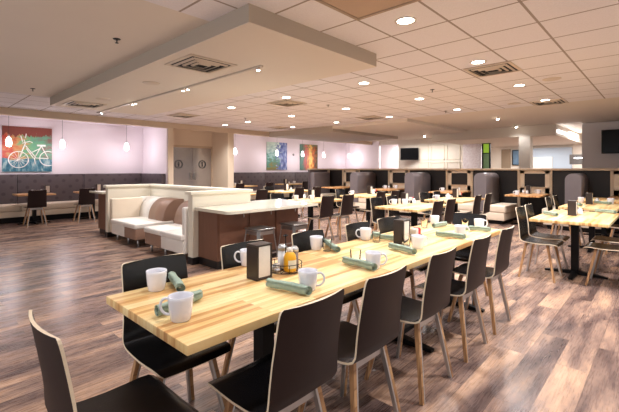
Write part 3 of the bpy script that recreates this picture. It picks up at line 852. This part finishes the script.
# open sugar-packet caddies
def make_pack():
    r = thing('packet_caddy', '', 'caddy')
    m = MB(); m.box(-.05, .05, -.035, .035, 0, .006).box(-.05, .05, -.037, -.033, 0, .05).box(-.05, .05, .033, .037, 0, .05).box(-.052, -.048, -.037, .037, 0, .05).box(.048, .052, -.037, .037, 0, .05)
    m.build('tray', 'black', r)
    for i in range(7):
        x = -.04+.0125*i; c = ['paper', 'paper', 'salt', 'pink', 'red', 'red', 'red'][i]
        MB().box(x-.0045, x+.0045, -.03, .03, .007, .10+.004*(i % 3), .0015).build('packet', c, r)
    return r
pk = Proto(make_pack)
for x, y, l in [(3.07, 1.60, 'caddy of white and red packets beside the dispenser on the long table'), (8.40, 3.32, 'caddy with red packets on the second middle table'), (6.36, 3.40, 'caddy with packets on the nearest middle table'), (8.24, 5.42, 'caddy with packets on the table before the booths')]:
    pk.put((x, y, TZ), 0, l, 'packet caddies')
def make_jar():
    r = thing('spice_jar', '', 'jar')
    o = MB().lathe([(0, 0), (.027, 0), (.03, .01), (.028, .07), (0, .07)], 16).build('jar', 'salt', r)
    MB().lathe([(0, .07), (.028, .07), (.026, .09), (0, .095)], 16).build('lid', 'alu', r)
    return r
jr = Proto(make_jar)
for x, y, l in [(6.32, .86, 'left white jar behind the dispenser on the right table'), (6.46, .93, 'right white jar behind the dispenser on the right table'),
                (8.52, 1.0, 'left white jar beside the dispenser on the second right table'), (8.62, .92, 'right white jar beside the dispenser on the second right table'),
                (6.27, 3.30, 'white jar beside the dispenser on the nearest middle table'), (8.2, 3.5, 'white jar behind the dispenser on the second middle table'),
                (10.7, 2.55, 'white jar on the booth table right of the cream bench'), (10.98, 2.7, 'white jar at the wall end of the booth table right of the cream bench'),
                (10.95, 4.35, 'white jar on the booth table right of the wide grey back'),
                (10.9, 6.62, 'white jar on the booth table second from the left'),
                (7.85, 5.2, 'white jar beside the dispenser on the table before the booths'),
                (5.75, 5.5, 'white jar on the table at the bar counter tip'),
                (2.3, 11.72, 'left white jar on the table below the bicycle painting'), (2.48, 11.68, 'right white jar on the table below the bicycle painting'),
                (3.70, 11.72, 'white jar on the table left of the white booth'), (11.3, 11.72, 'white jar on the alcove table under the paintings'),
                (7.8, 8.0, 'white jar on the table below the blue painting')]:
    jr.put((x, y, TZ), 0, l, 'white jars on the tables')
def make_glass():
    r = MB().lathe([(0, 0), (.029, 0), (.031, .003), (.037, .092), (.0365, .094), (.0345, .092), (.029, .014), (0, .012)], 24).build('drinking_glass', 'glass')
    return tag(r, '', 'glass')
gl = Proto(make_glass)
for x, y, l in [(2.21, 1.88, 'clear drinking glass in front of the white mug near the caddy'), (2.04, 1.49, 'clear empty glass left of the mug in the middle of the near edge'),
                (2.76, 1.80, 'clear low glass right of the mug on the far side'), (2.79, 1.535, 'clear glass before the second napkin dispenser'),
                (3.80, 1.88, 'clear glass left of the far corner mug'), (4.03, 1.54, 'clear glass left of the rightmost mug at the far end')]:
    gl.put((x, y, TZ), 0, l, 'drinking glasses on the long table')

# ------------------------------------------------------------------ paintings, screens
p = thing('painting', 'painting of a white bicycle on a red, green and blue ground', 'painting', (2.38, 12.628, 1.90))
MB().box(-.55, .55, -.02, .02, -.60, .60).build('canvas', 'bikem' if 'bikem' in M else 'paper', p)
M['bikem'] = painting_mat('bicycle_painting_ground', 'bike'); p.children[0].data.materials[0] = M['bikem']
m = MB(); Y = -.024
def ring(cx, cz, r, a0=0, a1=2*PI, th=.012):
    n = 28; m.tube([(cx+r*math.cos(a0+(a1-a0)*i/n), Y, cz+r*math.sin(a0+(a1-a0)*i/n)) for i in range(n+1)], th, 6)
ring(-.21, -.28, .215); ring(.46, -.24, .20, PI*.37, PI*1.63)
for i in range(7):
    a = PI*i/7+.2; m.tube([(-.21+.2*math.cos(a), Y, -.28+.2*math.sin(a)), (-.21-.2*math.cos(a), Y, -.28-.2*math.sin(a))], .004, 4)
for a_, b_ in [((-.21, -.28), (-.06, .16)), ((-.06, .16), (-.09, .26)), ((-.06, .10), (.17, -.22)), ((-.04, .02), (.12, -.24)), ((.14, -.23), (.46, -.24)), ((.14, -.23), (.30, .10)), ((.30, .10), (.46, -.24)), ((.28, .04), (.05, -.10)),
               ((-.13, .16), (.04, .22)), ((.04, .22), (.10, .18)), ((-.12, .2), (-.16, .36)), ((-.06, .3), (-.04, .42)), ((.14, -.23), (.16, -.40)), ((-.21, -.28), (-.28, -.33))]:
    m.tube([(a_[0], Y, a_[1]), (b_[0], Y, b_[1])], .013, 6)
m.box(.20, .40, Y-.008, Y+.008, .09, .14, .006)
m.build('painted_bicycle', 'bikew', p)
for x, w_, kind, l in ((11.43, 1.19, 'blue', 'abstract painting in blues and greens in the right alcove'), (13.5, 1.22, 'orange', 'abstract painting in oranges and yellows in the right alcove')):
    p = thing('painting', l, 'painting', (x, 12.628, 1.94))
    o = MB().box(-w_/2, w_/2, -.02, .02, -.61, .61).build('canvas', 'paper', p); M[kind+'m'] = painting_mat('abstract_'+kind, kind); o.data.materials[0] = M[kind+'m']
def tv(loc, w_, h_, label, rz):
    r = thing('television', label, 'television', loc, rz)
    MB().box(-.03, .03, -w_/2, w_/2, -h_/2, h_/2, .008).build('bezel', 'black', r)
    MB().box(-.034, -.03, -w_/2+.02, w_/2-.02, -h_/2+.02, h_/2-.02).build('screen', 'tv', r)
    MB().box(.03, .16, -.06, .06, -.12, .12).build('wall_mount', 'black', r)
tv((16.2, 8.75, 2.07), .82, .56, 'black wall television tilted on the cream wall beyond the booths', .45)
tv((13.82, .75, 2.15), 1.25, .68, 'black television on the grey wall at the right frame edge', 0)
MB_ = MB().lathe([(0, 0), (.05, 0), (.05, .03), (0, .035)], 16)
o = MB_.build('thermostat', 'steel'); o.rotation_euler = (PI/2, 0, 0); o.location = (12.46, 12.65, 2.03); tag(o, 'small round grey wall sensor between the two abstract paintings', 'sensor')
# distant details beyond the booths
d = thing('display_cabinet', 'narrow dark framed cabinet lit green beyond the booths', 'cabinet', (16.4, 5.40, 0))
MB().box(-.05, .05, -.16, -.12, 0, 2.45).box(-.05, .05, .12, .16, 0, 2.45).box(-.05, .05, -.16, .16, 2.4, 2.45).box(-.05, .05, -.16, .16, 2.0, 2.03).box(.05, .07, -.16, .16, 0, 2.45).build('frame', 'black', d)
MB().box(.03, .04, -.12, .12, 2.03, 2.4).build('upper_pane', 'green', d); MB().box(.03, .04, -.12, .12, .9, 2.0).build('lower_pane', 'green2', d)
struct(MB().box(19.55, 19.6, 5.35, 5.75, 0, 2.3).build('door_3', 'doort'), 'taupe door in the far hall')
pf = thing('framed_picture', 'small blue picture on the far hall wall', 'picture', (19.55, 5.08, 1.9)); MB().box(-.02, .02, -.2, .2, -.36, .36).build('frame', 'black', pf); MB().box(-.025, -.02, -.16, .16, -.32, .32).build('print', 'picb', pf)
struct(MB().box(19.45, 19.6, 4.75, 4.9, 0, 2.35).build('trim_9', 'walnut'), 'dark post in the far hall')
struct(MB().box(19.45, 19.5, 3.65, 4.4, 0, 1.9).build('door_4', 'door'), 'white door in the blue wall')
hd = thing('kitchen_hood', 'grey metal kitchen hood far behind the right booths', 'hood', (18.0, 2.0, 1.55))
MB().box(-.3, .3, -.1, .75, 0, .38).build('canopy', 'steel', hd); MB().box(-.31, -.3, .2, .6, .22, .26).build('light_strip', 'cove', hd)

# ------------------------------------------------------------------ ceiling fixtures
def make_dl():
    r = thing('recessed_downlight', '', 'ceiling light')
    MB().lathe([(.078, -.004), (.098, -.006), (.102, 0), (.078, 0)], 24).build('trim_ring', 'trim', r)
    MB().lathe([(0, -.003), (.078, -.003), (.078, -.001), (0, -.001)], 24, smooth=False).build('lens', 'lamp', r)
    return r
dl = Proto(make_dl)
def spotlight(loc, power, size=2.4, blend=.7, col=(.98, .965, .985), r=.06, name='lamp_beam'):
    l = bpy.data.lights.new(name, 'SPOT'); l.energy = power; l.spot_size = size; l.spot_blend = blend; l.color = col; l.shadow_soft_size = r
    o = bpy.data.objects.new(name, l); C.objects.link(o); o.location = loc; return o
xs = [3.24, 5.13, 7.03, 8.90]; ys = [0.0, 1.79, 3.58, 5.40, 7.20, 9.05, 10.2]
rown = ['nearest', 'second', 'third', 'fourth']
for j, y in enumerate(ys):
    for i, x in enumerate(xs):
        if i == 0 and y > 2.5: continue
        if j == 6 and i != 2: continue
        if j == 0:
            if i in (0, 1): spotlight((x, y, H-.03), 120)
            if i != 1: continue
        dl.put((x, y, H), 0, 'recessed ceiling light, %s in its row, %s' % (rown[i], ['nearest row', 'in the row over the long table', 'in the row over the middle tables', 'in the row over the counter tip', 'in the row above the half wall', 'in the row near the alcoves', 'closest to the alcove beam'][j]), 'recessed ceiling lights')
        spotlight((x, y, H-.03), 120)
for x, y in ((1.35, 1.79), (1.35, 0.0), (-.5, 1.79)): spotlight((x, y, H-.03), 42)   # the same lamp grid, outside the frame
def make_vent():
    r = thing('ceiling_vent', '', 'vent')
    m = MB(); f = .30
    m.box(-f, f, -f, -f+.04, -.012, 0).box(-f, f, f-.04, f, -.012, 0).box(-f, -f+.04, -f, f, -.012, 0).box(f-.04, f, -f, f, -.012, 0)
    m.build('frame', 'ventw', r)
    MB().box(-f+.04, f-.04, -f+.04, f-.04, -.004, -.001).build('duct', 'ventd', r)
    for k in (.22, .15, .08):
        m = MB()
        for a in range(4):
            d = Vector((math.cos(a*PI/2), math.sin(a*PI/2), 0)); q = Vector((-d.y, d.x, 0))
            m.bar(d*k-q*k+Vector((0, 0, -.018)), d*k+q*k+Vector((0, 0, -.018)), .026, .004, (d*.8+Vector((0, 0, .6))))
        m.build('louver', 'ventw', r)
    return r
vt = Proto(make_vent)
for x, y, z, l in [(5.66, 1.77, H, 'square vent by the recessed light above the right tables'), (9.2, 1.79, H, 'square vent at the far right end of the tiles'),
                   (5.57, 5.85, H, 'square vent in the tiles above the bar counter'), (8.69, 5.84, H, 'square vent in the tiles toward the booths'), (8.71, 9.47, H, 'square vent near the alcove beam by the blue painting'),
                   (5.02, 9.15, H, 'square vent in front of the restroom doors'),
                   (2.42, 4.0, 2.60, 'large square vent under the dropped soffit, nearer one'), (2.40, 8.06, 2.60, 'square vent under the dropped soffit near the bicycle painting')]:
    vt.put((x, y, z-.001), 0, l, 'square ceiling vents')
rg = thing('return_grille', 'large tan return air grille set in the tiles at the top centre', 'vent', (2.605, 1.80, H))
MB().box(-.30, .30, -.91, -.88, -.015, 0).box(-.30, .30, .27, .30, -.015, 0).box(-.30, -.27, -.91, .30, -.015, 0).box(.27, .30, -.91, .30, -.015, 0).build('frame', 'grille', rg)
MB().box(-.27, .27, -.88, .27, -.006, -.001).build('core', 'grilled', rg)
def disc(name, cat, label, loc, r, h, m_, grp=None):
    o = MB().lathe([(0, -h), (r*.9, -h), (r, 0), (0, 0)], 20).build(name, m_); o.location = loc; return tag(o, label, cat, grp)
disc('ceiling_speaker', 'speaker', 'round grille speaker in the tiles at the right', (6.88, 1.30, H), .13, .008, 'ventw')
disc('ceiling_speaker', 'speaker', 'round grille speaker near the far tile edge', (8.9, 2.37, H), .13, .008, 'ventw')
disc('ceiling_speaker', 'speaker', 'round speaker under the soffit by its large vent', (2.46, 5.39, 2.6), .12, .008, 'ventw')
disc('ceiling_speaker', 'speaker', 'round speaker under the soffit near its second vent', (2.45, 7.24, 2.6), .12, .008, 'ventw')
def make_spr():
    r = thing('sprinkler', '', 'sprinkler')
    MB().lathe([(0, -.006), (.035, -.006), (.04, 0), (0, 0)], 16).build('plate', 'ring', r)
    MB().lathe([(0, -.045), (.018, -.045), (.018, -.041), (.005, -.039), (.007, -.005), (0, -.005)], 12).build('head', 'ring', r)
    return r
sp = Proto(make_spr)
for x, y, l in [(1.59, 4.30, 'dark sprinkler head on the smooth ceiling at the upper left'), (1.58, 8.01, 'dark sprinkler head on the smooth ceiling far left'), (6.37, 3.0, 'sprinkler head in the tiles above the middle tables'), (6.36, 5.38, 'sprinkler head in the tiles above the bar counter'), (8.94, 3.87, 'sprinkler head near the far tile edge'), (6.44, 8.40, 'sprinkler head in the tiles near the alcoves')]:
    sp.put((x, y, H), 0, l, 'sprinkler heads')
# track with spots under the soffit
tr = thing('track_light', 'white ceiling track with small bright spots under the dropped soffit', 'track light', (2.93, 3.5, 2.60))
MB().box(-.018, .018, 0, 5.5, -.022, 0).build('track', 'trim', tr)
TR = [.07, 1.71, 1.84, 3.55, 3.67, 5.26]
for y in TR:
    o = MB().lathe([(0, -.05), (.02, -.05), (.026, -.035), (.024, -.02), (0, -.02)], 14, (0, y, 0)).build('spot_head', 'trim', tr)
    MB().lathe([(0, -.056), (.018, -.055), (.02, -.048), (.0, -.048)], 14, (0, y, 0)).build('lens', 'spot', o)
for y in (.07, 1.77, 3.6, 5.26): spotlight((2.93, 3.5+y, 2.47), 55, 2.2)
for x, y, z, l in [(11.03, 3.33, H, 'bright ceiling spot beyond the tiles in the middle'), (13.37, 6.6, 2.64, 'small spot left of the dropped soffit'), (13.46, 3.51, H, 'small spot in front of the dropped soffit')]:
    r = thing('ceiling_spot', l, 'ceiling light', (x, y, z), 0, 'small ceiling spots')
    MB().lathe([(0, -.05), (.03, -.05), (.04, -.01), (.05, 0), (0, 0)], 14).build('head', 'trim', r); MB().lathe([(0, -.07), (.03, -.06), (.032, -.05), (0, -.05)], 14).build('lens', 'spot', r)
    spotlight((x, y, z-.1), 9 if x > 13.4 else 90, 2.5)
def make_pend():
    r = thing('pendant_lamp', '', 'pendant lamp')
    MB().lathe([(0, -.02), (.055, -.02), (.06, 0), (0, 0)], 16).build('canopy', 'trim', r)
    MB().tube([(0, 0, -.02), (0, 0, -.52)], .0035, 6).build('cord', 'ring', r)
    MB().lathe([(0, -.56), (.022, -.56), (.022, -.51), (0, -.505)], 12).build('socket', 'alu', r)
    MB().lathe([(0, -.80), (.045, -.795), (.062, -.76), (.066, -.70), (.055, -.62), (.028, -.565), (0, -.56)], 18).build('shade', 'pend', r)
    return r
pd = Proto(make_pend)
PX_ = [(1.87, 'in front of the bicycle painting'), (3.03, 'right of the bicycle painting'), (4.72, 'near the corner of the left alcove'), (8.72, 'at the left end of the right alcove'), (10.86, 'in front of the blue painting'), (12.41, 'left of the orange painting'), (13.86, 'right of the orange painting'), (15.86, 'at the right end of the right alcove')]
for x, l in PX_:
    pd.put((x, 12.0, H-.03), 0, 'white glass pendant lamp '+l, 'glass pendant lamps')
    l_ = bpy.data.lights.new('pendant_glow', 'POINT'); l_.energy = 11; l_.color = (1, .93, .97); l_.shadow_soft_size = .07
    o = bpy.data.objects.new('pendant_glow', l_); C.objects.link(o); o.location = (x, 11.9, 1.9)
# unseen area lights added to brighten the rooms beyond
def area(loc, rot, sx, sy, e, col=(1, .95, .9)):
    l = bpy.data.lights.new('fill_light', 'AREA'); l.shape = 'RECTANGLE'; l.size = sx; l.size_y = sy; l.energy = e; l.color = col
    o = bpy.data.objects.new('fill_light', l); C.objects.link(o); o.location = loc; o.rotation_euler = rot; return o
area((17.3, 9.9, 2.7), (0, 0, 0), .8, .8, 60)
area((17.6, 4.2, 2.38), (0, 0, 0), 2.5, 2, 75)
area((15.4, 8.0, 2.55), (0, 0, 0), .8, 2.5, 50)
area((17, 1.0, 2.7), (0, 0, 0), 2, 3, 130)
# added fill lights on the open sides behind the camera
area((-2.3, 3.5, 1.6), (0, -PI/2, 0), 2.0, 7, 40, (.92, .94, 1.0))
area((4.5, -2.8, 1.6), (PI/2, 0, 0), 10, 2.0, 25, (1.0, .94, .88))

w = bpy.data.worlds.new('World'); sc.world = w; w.use_nodes = True
w.node_tree.nodes['Background'].inputs[0].default_value = (1.0, .93, .88, 1)
w.node_tree.nodes['Background'].inputs[1].default_value = .24

# ------------------------------------------------------------------ camera
cam = bpy.data.cameras.new('Camera'); co = bpy.data.objects.new('Camera', cam); C.objects.link(co)
cam.sensor_width = 36; cam.sensor_fit = 'HORIZONTAL'; cam.lens = 36*383/619
cam.shift_x = 0; cam.shift_y = -(206-169)/619
cam.clip_start = .05
co.location = (0, 0, 1.37); co.rotation_euler = (PI/2, 0, math.radians(43-90))
sc.camera = co
sc.view_settings.view_transform = 'Standard'; sc.view_settings.look = 'None'
sc.view_settings.gamma = 1; sc.view_settings.use_curve_mapping = False
sc.view_settings.exposure = 0.6
sc.cycles.max_bounces = 10; sc.cycles.transmission_bounces = 10; sc.cycles.transparent_max_bounces = 10
